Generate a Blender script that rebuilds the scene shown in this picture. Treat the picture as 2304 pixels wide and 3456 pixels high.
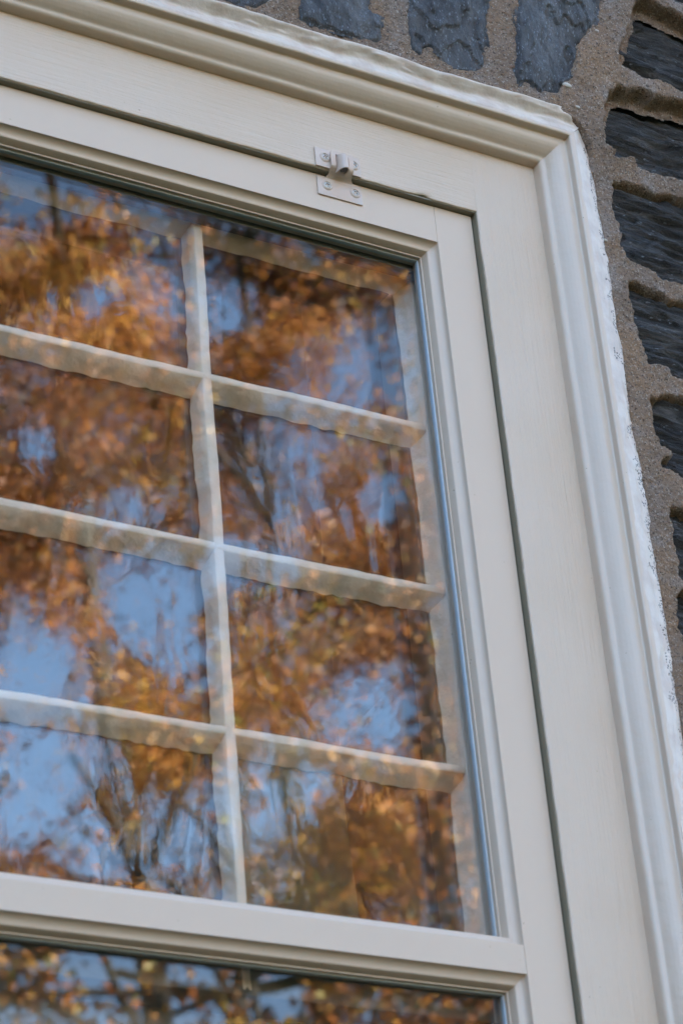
import bpy, bmesh, math, random
import numpy as np
from mathutils import Vector, Matrix
R = math.radians
scene = bpy.context.scene
for o in list(bpy.data.objects): bpy.data.objects.remove(o)

# ------------------------------------------------------------------ camera
# window coordinates: x right along the wall, y into the wall, z up; origin = top right corner of the storm window
ZW = 3.04                                   # height of that corner above the ground
F = 8.75192765 * 1000 / 3456                # focal length / picture height
yaw, pitch, roll = 0.56342571, 0.51861729, -0.09330773
cam_d = bpy.data.cameras.new('Camera'); cam = bpy.data.objects.new('Camera', cam_d)
scene.collection.objects.link(cam); scene.camera = cam
ca, sa, cb, sb, cc, sc = math.cos(yaw), math.sin(yaw), math.cos(pitch), math.sin(pitch), math.cos(roll), math.sin(roll)
fwd = Vector((sa * cb, ca * cb, sb)); rt = Vector((ca, -sa, 0)); up = rt.cross(fwd)
rr = rt * cc + up * sc; uu = -rt * sc + up * cc
m = Matrix((rr, uu, -fwd)).transposed().to_4x4()
m.translation = Vector((-1.18287077, -1.59683083, -1.43542791 + ZW))
cam.matrix_world = m
cam_d.sensor_fit = 'VERTICAL'; cam_d.sensor_height = 22.3; cam_d.lens = 22.3 * F
cam_d.clip_start = 0.05; cam_d.clip_end = 600
cam_d.dof.use_dof = True; cam_d.dof.focus_distance = 2.50; cam_d.dof.aperture_fstop = 5.6; cam_d.dof.aperture_blades = 7
scene.render.resolution_x = 682; scene.render.resolution_y = 1024

# ------------------------------------------------------------------ world and sun
SUN_EL, SUN_AZ = 24.0, 32.0                # azimuth measured from +Y (behind the house) towards +X
w = bpy.data.worlds.new('World'); scene.world = w; w.use_nodes = True
nt = w.node_tree; sky = nt.nodes.new('ShaderNodeTexSky'); sky.sky_type = 'NISHITA'; sky.sun_disc = False
sky.sun_elevation = R(SUN_EL); sky.sun_rotation = R(SUN_AZ); sky.air_density = 1.0; sky.dust_density = 0.1; sky.ozone_density = 1.7; sky.altitude = 600
bg = nt.nodes['Background']; nt.links.new(sky.outputs[0], bg.inputs[0]); bg.inputs[1].default_value = 0.08
sd = bpy.data.lights.new('Sun', 'SUN'); sun = bpy.data.objects.new('Sun', sd); scene.collection.objects.link(sun)
sd.energy = 5.0; sd.angle = R(0.5); sd.color = (1.0, 0.92, 0.80)
to_sun = Vector((math.sin(R(SUN_AZ)) * math.cos(R(SUN_EL)), math.cos(R(SUN_AZ)) * math.cos(R(SUN_EL)), math.sin(R(SUN_EL))))
sun.rotation_euler = to_sun.to_track_quat('Z', 'Y').to_euler()
vs = scene.view_settings; vs.view_transform = 'Standard'; vs.look = 'None'; vs.gamma = 1; vs.exposure = 3.78
scene.cycles.max_bounces = 10; scene.cycles.diffuse_bounces = 4; scene.cycles.glossy_bounces = 5
scene.cycles.transparent_max_bounces = 24; scene.cycles.caustics_reflective = False; scene.cycles.caustics_refractive = False

# ------------------------------------------------------------------ helpers
rng = np.random.default_rng(7); random.seed(7)
C = scene.collection
def thing(name, label, cat, loc=(0, 0, 0), group=None):
    o = bpy.data.objects.new(name, None); C.objects.link(o); o.empty_display_size = .1
    o.location = (loc[0], loc[1], loc[2] + ZW); o['label'] = label; o['category'] = cat
    if group: o['group'] = group
    return o
def mesh_obj(name, V, Fc, mat, parent=None, smooth=True, label=None):
    """V in window coordinates (metres)"""
    V = np.asarray(V, dtype=np.float32).reshape(-1, 3)
    off = np.array([0, 0, 0], dtype=np.float32); p = parent; chain = None
    me = bpy.data.meshes.new(name)
    o = bpy.data.objects.new(name, me); C.objects.link(o)
    if parent is not None:
        o.parent = parent
        base = np.array(world_loc(parent)) - np.array([0, 0, ZW])
        V = V - base
    else:
        V = V.copy(); o.location = (0, 0, ZW)
    if isinstance(Fc, np.ndarray):
        n = len(Fc); k = Fc.shape[1]
        me.vertices.add(len(V)); me.vertices.foreach_set('co', V.astype(np.float32).ravel())
        me.loops.add(n * k); me.loops.foreach_set('vertex_index', Fc.astype(np.int32).ravel())
        me.polygons.add(n); me.polygons.foreach_set('loop_start', (np.arange(n) * k).astype(np.int32))
        me.update(calc_edges=True)
    else:
        me.from_pydata([tuple(map(float, v)) for v in V], [], Fc)
    me.validate()
    me.polygons.foreach_set('use_smooth', [smooth] * len(me.polygons))
    me.materials.append(mat); me.update()
    if label: o['label'] = label
    return o
def world_loc(o):
    x = np.zeros(3)
    while o is not None: x = x + np.array(o.location); o = o.parent
    return x
def bm_obj(name, bm, mat, parent=None, smooth=True, label=None, auto=True):
    bmesh.ops.recalc_face_normals(bm, faces=bm.faces)
    if auto:
        for e in bm.edges:
            if len(e.link_faces) == 2 and e.calc_face_angle(0) > R(38): e.smooth = False
    V = [v.co[:] for v in bm.verts]
    me = bpy.data.meshes.new(name); o = bpy.data.objects.new(name, me); C.objects.link(o)
    if parent is not None:
        o.parent = parent; base = Vector(world_loc(parent)) - Vector((0, 0, ZW))
        for v in bm.verts: v.co -= base
    else: o.location = (0, 0, ZW)
    for f in bm.faces: f.smooth = smooth
    bm.to_mesh(me); bm.free(); me.materials.append(mat)
    if label: o['label'] = label
    return o
def box(bm, x0, x1, y0, y1, z0, z1, bev=0):
    b2 = bmesh.new()
    bmesh.ops.create_cube(b2, size=1)
    for v in b2.verts: v.co = Vector(((x0 + x1) / 2 + v.co.x * (x1 - x0), (y0 + y1) / 2 + v.co.y * (y1 - y0), (z0 + z1) / 2 + v.co.z * (z1 - z0)))
    if bev: bmesh.ops.bevel(b2, geom=list(b2.edges), offset=bev, segments=2, affect='EDGES', profile=.5)
    t = bpy.data.meshes.new('tmp'); b2.to_mesh(t); b2.free(); bm.from_mesh(t); bpy.data.meshes.remove(t)
# numpy value noise
def vnoise(x, y, seed=0):
    xi = np.floor(x).astype(np.int64); yi = np.floor(y).astype(np.int64); fx = x - xi; fy = y - yi
    fx = fx * fx * (3 - 2 * fx); fy = fy * fy * (3 - 2 * fy)
    def h(a, b):
        n = (a * 374761393 + b * 668265263 + seed * 2147483647 + 12345) & 0xffffffff
        n = ((n ^ (n >> 13)) * 1274126177) & 0xffffffff
        n = (n ^ (n >> 16)) & 0xffff
        return n / 32767.5 - 1
    return (h(xi, yi) * (1 - fx) + h(xi + 1, yi) * fx) * (1 - fy) + (h(xi, yi + 1) * (1 - fx) + h(xi + 1, yi + 1) * fx) * fy
def fbm(x, y, seed=0, n=3):
    s = 0; a = 1
    for i in range(n): s = s + a * vnoise(x * 2 ** i, y * 2 ** i, seed + i * 17); a *= .5
    return s / 1.75
def sstep(a, b, x): t = np.clip((x - a) / (b - a), 0, 1); return t * t * (3 - 2 * t)

# ------------------------------------------------------------------ materials
def newmat(name):
    mt = bpy.data.materials.new(name); mt.use_nodes = True
    return mt, mt.node_tree, mt.node_tree.nodes['Principled BSDF']
def N(t, typ, **k):
    n = t.nodes.new(typ)
    for a, b in k.items():
        if a.startswith('i_'):
            n.inputs[int(a[2:]) if a[2:].isdigit() else a[2:].replace('_', ' ')].default_value = b
        else: setattr(n, a, b)
    return n
def coords(t, scale=(1, 1, 1), rot=(0, 0, 0)):
    g = N(t, 'ShaderNodeNewGeometry'); mp = N(t, 'ShaderNodeMapping'); mp.inputs['Scale'].default_value = scale; mp.inputs['Rotation'].default_value = rot
    t.links.new(g.outputs['Position'], mp.inputs[0]); return mp.outputs[0]
def noise(t, vec, scale, detail=3, rough=.55, dist=0):
    n = N(t, 'ShaderNodeTexNoise'); n.inputs['Scale'].default_value = scale; n.inputs['Detail'].default_value = detail
    n.inputs['Roughness'].default_value = rough; n.inputs['Distortion'].default_value = dist; t.links.new(vec, n.inputs['Vector']); return n.outputs['Fac']
def ramp(t, fac, stops):
    r = N(t, 'ShaderNodeValToRGB'); e = r.color_ramp.elements
    while len(e) < len(stops): e.new(.5)
    for el, (p, c) in zip(e, stops): el.position = p; el.color = (*c, 1) if len(c) == 3 else c
    t.links.new(fac, r.inputs[0]); return r.outputs[0]
def mix(t, fac, a, b, mode='MIX'):
    mx = N(t, 'ShaderNodeMix', data_type='RGBA', blend_type=mode)
    for s, v in ((0, fac), (6, a), (7, b)):
        if hasattr(v, 'links'): t.links.new(v, mx.inputs[s])
        elif s == 0: mx.inputs[0].default_value = v
        else: mx.inputs[s].default_value = (*v, 1)
    return mx.outputs[2]
def bump(t, b, h, strength, dist, prev=None):
    bn = N(t, 'ShaderNodeBump'); bn.inputs['Strength'].default_value = strength; bn.inputs['Distance'].default_value = dist
    t.links.new(h, bn.inputs['Height'])
    if prev is not None: t.links.new(prev, bn.inputs['Normal'])
    t.links.new(bn.outputs[0], b.inputs['Normal']); return bn.outputs[0]

def paint(name, col, rough=.38, grain=None, gstr=.25, lump=.25, blotch=.5):
    """brushed house paint; grain: axis the brush strokes and wood grain run along"""
    mt, t, b = newmat(name)
    iso = coords(t); n1 = noise(t, iso, 9, 3); n3 = noise(t, iso, 900, 2)
    c2 = tuple(c * k for c, k in zip(col, (.93, .90, .84)))
    c = mix(t, ramp(t, n1, [(.35, (0, 0, 0)), (.68, (blotch,) * 3)]), col, c2)
    dirt = ramp(t, noise(t, iso, 260, 2, .5), [(.20, (1, 1, 1)), (.245, (0, 0, 0))])
    c = mix(t, dirt, c, (.22, .15, .09)); t.links.new(c, b.inputs['Base Color'])
    b.inputs['Roughness'].default_value = rough; b.inputs['IOR'].default_value = 1.48
    p = bump(t, b, n3, .10, .0006)
    p = bump(t, b, noise(t, iso, 120, 2), lump, .0012, p)
    if grain:
        s = {'x': (14, 330, 330), 'z': (330, 330, 12)}[grain]
        g = noise(t, coords(t, s), 1, 4, .6, .5)
        bump(t, b, g, gstr, .0011, p)
    return mt
CREAM = (.555, .427, .315)
M_storm = paint('storm paint', CREAM, .36, None, .1, .06, .1)
M_cas_h = paint('casing paint horizontal', CREAM, .42, 'x', .9, .4)
M_cas_v = paint('casing paint vertical', CREAM, .42, 'z', .9, .35)
M_mould = paint('moulding paint', (.555, .437, .33), .30, None, 0, .3, .3)
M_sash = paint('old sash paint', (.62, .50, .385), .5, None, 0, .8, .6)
M_meet = paint('shaded meeting rail paint', (.16, .14, .115), .5, None, 0, .4, .6)  # darker copy of the sash paint: the rail's shade is in the colour
M_dark = paint('shaded stop paint', (.085, .085, .07), .5, None, 0, .3, .5)  # shade under the head and meeting rail, put into the paint colour
M_hinge = paint('hinge paint', (.55, .425, .335), .26, None, 0, .35, .1)
def caulk_mat():
    mt, t, b = newmat('caulk paint'); iso = coords(t)
    base = mix(t, ramp(t, noise(t, iso, 45, 3), [(.42, (0, 0, 0)), (.62, (1, 1, 1))]), (.60, .505, .415), (.52, .415, .335))
    # spatter of sand stuck in the caulk, denser where the band meets the mortar
    at = N(t, 'ShaderNodeAttribute', attribute_name='edge')
    v = N(t, 'ShaderNodeTexVoronoi', feature='F1'); v.inputs['Scale'].default_value = 430; t.links.new(iso, v.inputs['Vector'])
    m1 = N(t, 'ShaderNodeMath', operation='MULTIPLY_ADD'); t.links.new(at.outputs['Fac'], m1.inputs[0]); m1.inputs[1].default_value = .36; t.links.new(noise(t, iso, 60, 2), m1.inputs[2])
    thr = N(t, 'ShaderNodeMath', operation='GREATER_THAN'); t.links.new(m1.outputs[0], thr.inputs[0]); thr.inputs[1].default_value = .745
    dot = N(t, 'ShaderNodeMath', operation='LESS_THAN'); t.links.new(v.outputs['Distance'], dot.inputs[0]); dot.inputs[1].default_value = .42
    mm = N(t, 'ShaderNodeMath', operation='MULTIPLY'); t.links.new(thr.outputs[0], mm.inputs[0]); t.links.new(dot.outputs[0], mm.inputs[1])
    c = mix(t, mm.outputs[0], base, (.10, .075, .055)); t.links.new(c, b.inputs['Base Color'])
    b.inputs['Roughness'].default_value = .45
    p = bump(t, b, noise(t, iso, 110, 4, .6), .7, .002)
    return mt
M_caulk = caulk_mat()
def flat(name, col, rough=.5, metal=0, spec=None):
    mt, t, b = newmat(name); iso = coords(t)
    c = mix(t, noise(t, iso, 60, 3), col, tuple(k * .8 for k in col)); t.links.new(c, b.inputs['Base Color'])
    b.inputs['Roughness'].default_value = rough; b.inputs['Metallic'].default_value = metal
    bump(t, b, noise(t, iso, 400, 2), .1, .0005); return mt
M_gasket = flat('glazing bead vinyl', (.50, .56, .60), .22)
M_slot = flat('screw slot', (.07, .055, .045), .5, .3)
M_screw = flat('painted screw', (.55, .53, .48), .3, 0)
M_iron = flat('worn pin', (.45, .40, .38), .35, .6)
def glass(name, f0, wav=0, tint=(.975, .978, .97)):
    mt = bpy.data.materials.new(name); mt.use_nodes = True; t = mt.node_tree; t.nodes.clear()
    out = N(t, 'ShaderNodeOutputMaterial'); tr = N(t, 'ShaderNodeBsdfTransparent'); tr.inputs[0].default_value = (*tint, 1)
    gl = N(t, 'ShaderNodeBsdfGlossy'); gl.inputs['Roughness'].default_value = 0.0; gl.inputs[0].default_value = (1, 1, 1, 1)
    g = N(t, 'ShaderNodeNewGeometry'); d = N(t, 'ShaderNodeVectorMath', operation='DOT_PRODUCT')
    t.links.new(g.outputs['Normal'], d.inputs[0]); t.links.new(g.outputs['Incoming'], d.inputs[1])
    def mth(op, a, b=None):
        n = N(t, 'ShaderNodeMath', operation=op)
        for i, v in enumerate((a, b)):
            if v is None: continue
            if hasattr(v, 'links'): t.links.new(v, n.inputs[i])
            else: n.inputs[i].default_value = v
        return n.outputs[0]
    c = mth('ABSOLUTE', d.outputs['Value']); k = mth('SUBTRACT', 1.0, c); k = mth('POWER', k, 5.0); k = mth('MULTIPLY', k, 1 - f0); k = mth('ADD', k, f0)
    if wav:
        oi = N(t, 'ShaderNodeObjectInfo'); cv = N(t, 'ShaderNodeVectorMath', operation='ADD'); t.links.new(g.outputs['Position'], cv.inputs[0]); t.links.new(oi.outputs['Random'], cv.inputs[1])
        mp = N(t, 'ShaderNodeMapping'); mp.inputs['Scale'].default_value = (1.35, 1, .6); t.links.new(cv.outputs[0], mp.inputs[0])
        n1 = noise(t, mp.outputs[0], 9, 2, .45, .8); n2 = noise(t, cv.outputs[0], 45, 2, .5, 1.5)
        hh = mth('ADD', n1, mth('MULTIPLY', n2, .05))
        bn = N(t, 'ShaderNodeBump'); bn.inputs['Strength'].default_value = 1; bn.inputs['Distance'].default_value = wav; t.links.new(hh, bn.inputs['Height']); t.links.new(bn.outputs[0], gl.inputs['Normal'])
    ms = N(t, 'ShaderNodeMixShader'); t.links.new(k, ms.inputs[0]); t.links.new(tr.outputs[0], ms.inputs[1]); t.links.new(gl.outputs[0], ms.inputs[2]); t.links.new(ms.outputs[0], out.inputs[0])
    return mt
M_glass = glass('storm glass', .046, 0)
M_old = glass('old wavy glass', .068, .0010, (.80, .82, .80))

def mortar_mat():
    mt, t, b = newmat('sandy mortar'); iso = coords(t)
    big = noise(t, iso, 16, 4, .6); c = mix(t, ramp(t, big, [(.38, (0, 0, 0)), (.66, (1, 1, 1))]), (.205, .142, .100), (.265, .165, .098))
    c = mix(t, ramp(t, noise(t, iso, 34, 3, .6), [(.50, (0, 0, 0)), (.72, (.75,) * 3)]), c, (.27, .225, .195))
    c = mix(t, ramp(t, noise(t, iso, 620, 2, .7), [(.34, (1, 1, 1)), (.48, (0, 0, 0))]), c, (.11, .085, .07))
    v = N(t, 'ShaderNodeTexVoronoi', feature='F1'); v.inputs['Scale'].default_value = 780; t.links.new(iso, v.inputs['Vector'])
    vc = N(t, 'ShaderNodeSeparateColor'); t.links.new(v.outputs['Color'], vc.inputs[0])
    c = mix(t, ramp(t, vc.outputs[0], [(.90, (0, 0, 0)), (.93, (.55,) * 3)]), c, (.42, .36, .29))
    c = mix(t, ramp(t, vc.outputs[1], [(.94, (0, 0, 0)), (.96, (.8,) * 3)]), c, (.045, .035, .03))
    c = mix(t, ramp(t, vc.outputs[2], [(.985, (0, 0, 0)), (.992, (.7,) * 3)]), c, (.32, .17, .08))
    t.links.new(c, b.inputs['Base Color']); b.inputs['Roughness'].default_value = .95; b.inputs['Specular IOR Level'].default_value = .15
    p = bump(t, b, v.outputs['Distance'], .6, .0016)
    bump(t, b, noise(t, iso, 260, 5, .7), 1.0, .0022, p)
    return mt
M_mortar = mortar_mat()
M_pebble = flat('pale pebble', (.46, .40, .32), .7)
def stone_mat(name, soldier):
    mt, t, b = newmat(name); iso = coords(t)
    if soldier: al = coords(t, (26, 26, 9), (0, R(-8), 0)); fine = coords(t, (1100, 1100, 380), (0, R(-8), 0))
    else: al = coords(t, (12, 40, 120), (0, R(7), 0)); fine = coords(t, (330, 420, 950), (0, R(7), 0))
    n = noise(t, al, 1, 8, .72, .6); f = noise(t, fine, 1, 3, .6)
    cols = [(.30, (.018, .016, .015)), (.44, (.050, .046, .043)), (.58, (.090, .085, .080)), (.74, (.16, .15, .14))] if soldier else \
           [(.34, (.007, .006, .006)), (.46, (.026, .023, .020)), (.55, (.060, .053, .046)), (.68, (.15, .135, .12))]
    c = ramp(t, n, cols)
    c = mix(t, ramp(t, noise(t, iso, 22, 3, .6), [(.60, (0, 0, 0)), (.80, (.5,) * 3)]), c, (.085, .055, .03))
    c = mix(t, ramp(t, f, [(.35, (.35,) * 3), (.6, (0, 0, 0))]), c, (.015, .014, .013))
    v = N(t, 'ShaderNodeTexVoronoi', feature='F1'); v.inputs['Scale'].default_value = 1.0; t.links.new(fine, v.inputs['Vector'])
    sc_ = N(t, 'ShaderNodeSeparateColor'); t.links.new(v.outputs['Color'], sc_.inputs[0])
    th = .93 if soldier else .985
    mica = ramp(t, sc_.outputs[0], [(th, (0, 0, 0)), (th + .05, (1, 1, 1))])
    c = mix(t, mica, c, (.19, .20, .21)); t.links.new(c, b.inputs['Base Color'])
    b.inputs['Roughness'].default_value = .42 if soldier else .55
    b.inputs['Specular IOR Level'].default_value = .35 if soldier else .3
    rg = ramp(t, mica, [(0, (.58 if soldier else .62,) * 3), (1, (.22,) * 3)]); t.links.new(rg, b.inputs['Roughness'])
    p = bump(t, b, n, 1.0, .008); p = bump(t, b, f, 1.0, .0016, p)
    return mt
M_stone = stone_mat('dark layered schist', False); M_stone2 = stone_mat('blue grey schist', True)

# ------------------------------------------------------------------ house: stone wall as a height field round the window
STO = {
'H1':[(209,303),(215,307),(228,311),(241,309),(260,307),(276,305),(309,305),(289,202),(257,202),(242,204),(223,205),(209,207),(200,204),(188,208),(176,209),(173,211),(177,222),(186,244),(193,263),(203,285)],
'H2':[(157,169),(166,177),(181,181),(195,184),(204,182),(223,181),(238,185),(254,186),(286,185),(269,95),(238,96),(215,93),(197,95),(186,94),(180,102),(164,98),(155,97),(157,104),(145,107),(144,118),(143,129),(145,136),(149,152)],
'H0':[(246,338),(255,329),(263,326),(273,325),(280,327),(314,332),(326,397),(253,381)],
'H3':[(152,64),(164,65),(180,66),(192,66),(203,66),(233,70),(265,74),(245,-35),(214,-34),(199,-35),(189,-34),(186,-30),(173,-27),(170,-24),(158,-24),(157,-18),(151,-13),(150,-4),(151,8),(151,18),(151,29),(150,40)],
'H4':[(151,-54),(162,-53),(173,-54),(186,-57),(199,-61),(210,-60),(240,-61),(223,-148),(194,-149),(185,-148),(182,-142),(174,-142),(162,-143),(160,-137),(156,-122),(154,-112),(152,-102),(151,-85),(148,-73)],
'H5':[(156,-182),(162,-183),(172,-177),(189,-175),(225,-174),(208,-265),(173,-262),(169,-258),(163,-257),(158,-256),(156,-250),(165,-245),(172,-240),(165,-234),(157,-231),(158,-226),(155,-221),(153,-209),(155,-191)],
'H6':[(156,-301),(166,-301),(225,-301),(211,-374),(155,-373),(154,-343)],
'H7':[(145,-393),(150,-386),(208,-390),(192,-469),(144,-469),(145,-425)],
'T3':[(92,431),(65,261),(56,214),(47,157),(47,147),(60,153),(70,152),(77,146),(86,151),(98,151),(106,166),(120,182),(126,199),(133,223),(144,242),(153,254),(163,282),(167,298),(207,464)],
'T2':[(-45,374),(-65,214),(-69,187),(-70,166),(-68,150),(-59,144),(-55,157),(-45,160),(-32,147),(-23,142),(-12,145),(4,148),(10,155),(14,167),(20,201),(26,225),(31,248),(61,409)],
'T1':[(-175,301),(-188,170),(-190,157),(-188,143),(-177,143),(-158,143),(-152,140),(-138,143),(-120,145),(-112,145),(-106,144),(-102,163),(-99,181),(-109,179),(-106,199),(-86,327)],
'T0':[(-276,283),(-277,150),(-270,140),(-248,140),(-243,140),(-234,144),(-221,153),(-220,158),(-201,291)]}
stones = []                                  # (polygon, kind)
for k, P in STO.items():
    P = np.array(P, float) / 1000
    if k[0] == 'T': P = P + np.array([-.008, -.009])
    if k == 'H6': P[2:4, 0] += .05
    stones.append((P, k[0]))
def boxof(P): return P[:, 0].min(), P[:, 0].max(), P[:, 1].min(), P[:, 1].max()
drawn = [boxof(P) for P, _ in stones]
WX0, WX1, WZ1, WZ0 = -.756, 0.0, 0.0, -1.45   # window aperture
def clear(a, bxs, pad=.012): return all(a[1] < b[0] - pad or a[0] > b[1] + pad or a[3] < b[2] - pad or a[2] > b[3] + pad for b in bxs)
def rough_rect(x0, x1, z0, z1, j=.006):
    pts = []
    for (a, b, c, d) in ((x0, z1, x1, z1), (x1, z1, x1, z0), (x1, z0, x0, z0), (x0, z0, x0, z1)):
        n = max(2, int(math.hypot(c - a, d - b) / .035))
        for i in range(n): pts.append((a + (c - a) * i / n + random.uniform(-j, j), b + (d - b) * i / n + random.uniform(-j, j)))
    return np.array(pts)
# soldier course over the window, continuing to the left
x = -.315
while x > -.98:
    wd = random.uniform(.075, .12); P = rough_rect(x - wd, x, .145 + random.uniform(-.006, .02), .36 + random.uniform(-.02, .03)); stones.append((P, 'T')); x -= wd + random.uniform(.02, .035)
drawn += [(-1.0, -.3, .12, .40), (-.3, .21, .12, .47)]
hole = (WX0 - .135, WX1 + .135, WZ0 - .10, WZ1 + .14)
z = -3.0
while z < 2.3:
    hgt = random.uniform(.09, .19); x = -2.0 + random.uniform(0, .2)
    while x < 1.75:
        wd = random.uniform(.16, .46); a = (x, x + wd, z, z + hgt)
        if clear(a, drawn) and clear(a, [hole]): stones.append((rough_rect(x + .008, x + wd - .008, z + .008, z + hgt - .008, .008), 'H'))
        else:
            # try the free remainder right of the drawn stones or beside the window
            for (u0, u1) in ((x, x + .10), (x + wd - .10, x + wd)):
                a2 = (u0, u1, z, z + hgt)
                if clear(a2, drawn) and clear(a2, [hole]): stones.append((rough_rect(u0 + .006, u1 - .006, z + .008, z + hgt - .008, .006), 'H'))
        x += wd + random.uniform(.012, .03)
    z += hgt + random.uniform(.012, .03)
def lin(a, b, s): return list(np.arange(a, b, s))
xs = np.array(lin(-2.1, -.34, .013) + lin(-.34, .34, .0017) + lin(.34, 1.9, .013) + [1.9])
zs = np.array(lin(-ZW - .05, -.56, .014) + lin(-.56, .43, .0017) + lin(.43, 2.42, .013) + [2.42])
X, Z = np.meshgrid(xs, zs)
sdf = np.full(X.shape, -1.0); kindT = np.zeros(X.shape, bool); sid = np.zeros(X.shape, int)
for si, (P, kd) in enumerate(stones):
    x0, x1, z0, z1 = boxof(P); pad = .03
    i0, i1 = np.searchsorted(xs, [x0 - pad, x1 + pad]); j0, j1 = np.searchsorted(zs, [z0 - pad, z1 + pad])
    if i1 <= i0 or j1 <= j0: continue
    px = X[j0:j1, i0:i1]; pz = Z[j0:j1, i0:i1]
    wx = px + .0022 * vnoise(px * 90, pz * 90, 3) + .0012 * vnoise(px * 260, pz * 260, 4); wz = pz + .0022 * vnoise(px * 90, pz * 90, 5) + .0012 * vnoise(px * 260, pz * 260, 6)
    d = np.full(px.shape, 9.0); ins = np.zeros(px.shape, bool)
    for (ax, az), (bx_, bz_) in zip(P, np.roll(P, -1, 0)):
        ex, ez = bx_ - ax, bz_ - az; L = ex * ex + ez * ez + 1e-12
        tt = np.clip(((wx - ax) * ex + (wz - az) * ez) / L, 0, 1); d = np.minimum(d, np.hypot(wx - ax - tt * ex, wz - az - tt * ez))
        cr = (az > wz) != (bz_ > wz); ins ^= cr & (wx < (bx_ - ax) * (wz - az) / (bz_ - az + 1e-12) + ax)
    s = np.where(ins, d, -d); cur = sdf[j0:j1, i0:i1]; up_ = s > cur
    cur[up_] = s[up_]; kindT[j0:j1, i0:i1][up_] = (kd == 'T'); sid[j0:j1, i0:i1][up_] = si
top = sstep(-.02, .05, Z - np.maximum(X, -.2) * .55)      # the mortar stands further out over the head of the window
base = -.032 - .013 * top
mort = base + .0022 * fbm(X * 28, Z * 28, 11) - .0009 * vnoise(X * 300, Z * 300, 12) - .0006 * vnoise(X * 470, Z * 470, 13)
mH = mort + .020 * sstep(-.003, .0035, sdf) + .0012 * vnoise(X * 120, Z * 120, 15) * sstep(-.01, 0, sdf)
mT = mort + .016 * sstep(-.001, .010, sdf)
Ym = np.where(kindT, mT, mH)
# cavity round the window: the mortar returns towards the frame
mm_ = np.maximum(np.maximum(X - WX1, WX0 - X), Z - WZ1)
cornr = (X > WX1 + .09) & (Z > WZ1 + .09); mm_ = np.where(cornr, .09 + np.hypot(X - WX1 - .09, Z - WZ1 - .09), mm_)
below = Z < WZ0
Ym = Ym + np.where(below, 0, .030 * (1 - sstep(.116 - .001 * top, .127 - .004 * top, mm_ + .0026 * fbm(X * 45, Z * 45, 21) + .0012 * vnoise(X * 240, Z * 240, 22))))
u = Z + .10 * X
rot = sid * 3.7
lay = fbm(X * 9 + rot, u * 95 + rot, 31, 4) + 1.0 * fbm(X * 22 + rot, u * 200 + rot, 37, 3); terr = np.floor((fbm(X * 7 + rot, u * 38 + rot, 33, 2) + 1) * 3.2) / 3.2
YH = -.0225 - .0050 * lay - .0075 * (terr - 1) + .004 * fbm(X * 18, Z * 18, 35) + .003 * (1 - sstep(0, .004, sdf))
t2 = np.floor((fbm(X * 26 + rot, Z * 12 + rot, 41, 3) + 1) * 2.6) / 2.6
YT = -.0465 - .0065 * (t2 - 1) - .0030 * fbm(X * 60, Z * 28, 45, 3) - .0026 * fbm(X * 120, Z * 55, 43, 3) + .003 * (1 - sstep(0, .0025, sdf)) - .003 * sstep(0, .04, sdf)
Ys = np.where(kindT, YT, YH)
inhole = (X > WX0 - .100) & (X < WX1 + .100) & (Z > WZ0 - .04) & (Z < WZ1 + .100)
def grid_part(name, Y, keep, mat, parent, label=None):
    nz, nx = X.shape; idx = np.arange(nz * nx).reshape(nz, nx)
    kc = keep[:-1, :-1] & keep[1:, :-1] & keep[:-1, 1:] & keep[1:, 1:]
    q = np.stack([idx[:-1, :-1][kc], idx[:-1, 1:][kc], idx[1:, 1:][kc], idx[1:, :-1][kc]], 1)
    used, inv = np.unique(q, return_inverse=True); q = inv.reshape(-1, 4)
    V = np.stack([X.ravel(), Y.ravel(), Z.ravel()], 1)[used]
    return mesh_obj(name, V, q, mat, parent, True, label)
house = thing('stone_house', 'dark grey schist rubble wall of the house in wide sandy brown mortar, round the window', 'house', (-.2, 2.5, -ZW))
wall = grid_part('mortar_wall', Ym, ~inhole & (sdf < .013), M_mortar, house)
grid_part('stonework', Ys, ~inhole & (sdf > -.004) & ~kindT, M_stone, wall)
grid_part('lintel_stonework', Ys, ~inhole & (sdf > -.004) & kindT, M_stone2, wall, 'bluish glittering upright stones in a row over the window')
for px_, pz_, pr_ in ((.101, .157, .0042), (.110, .133, .0022), (.150, .243, .0020), (.128, -.012, .0022), (.172, .222, .0014)):
    bm = bmesh.new(); bmesh.ops.create_icosphere(bm, subdivisions=2, radius=1)
    j_ = int(np.searchsorted(zs, pz_)); i_ = int(np.searchsorted(xs, px_)); y_ = float(Ym[j_, i_])
    for v in bm.verts: v.co = Vector((px_ + v.co.x * pr_ * 1.3, y_ + v.co.y * pr_ * .5, pz_ + v.co.z * pr_ * .75)) * 1.0
    bm_obj('pebble', bm, M_pebble, wall)
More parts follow.
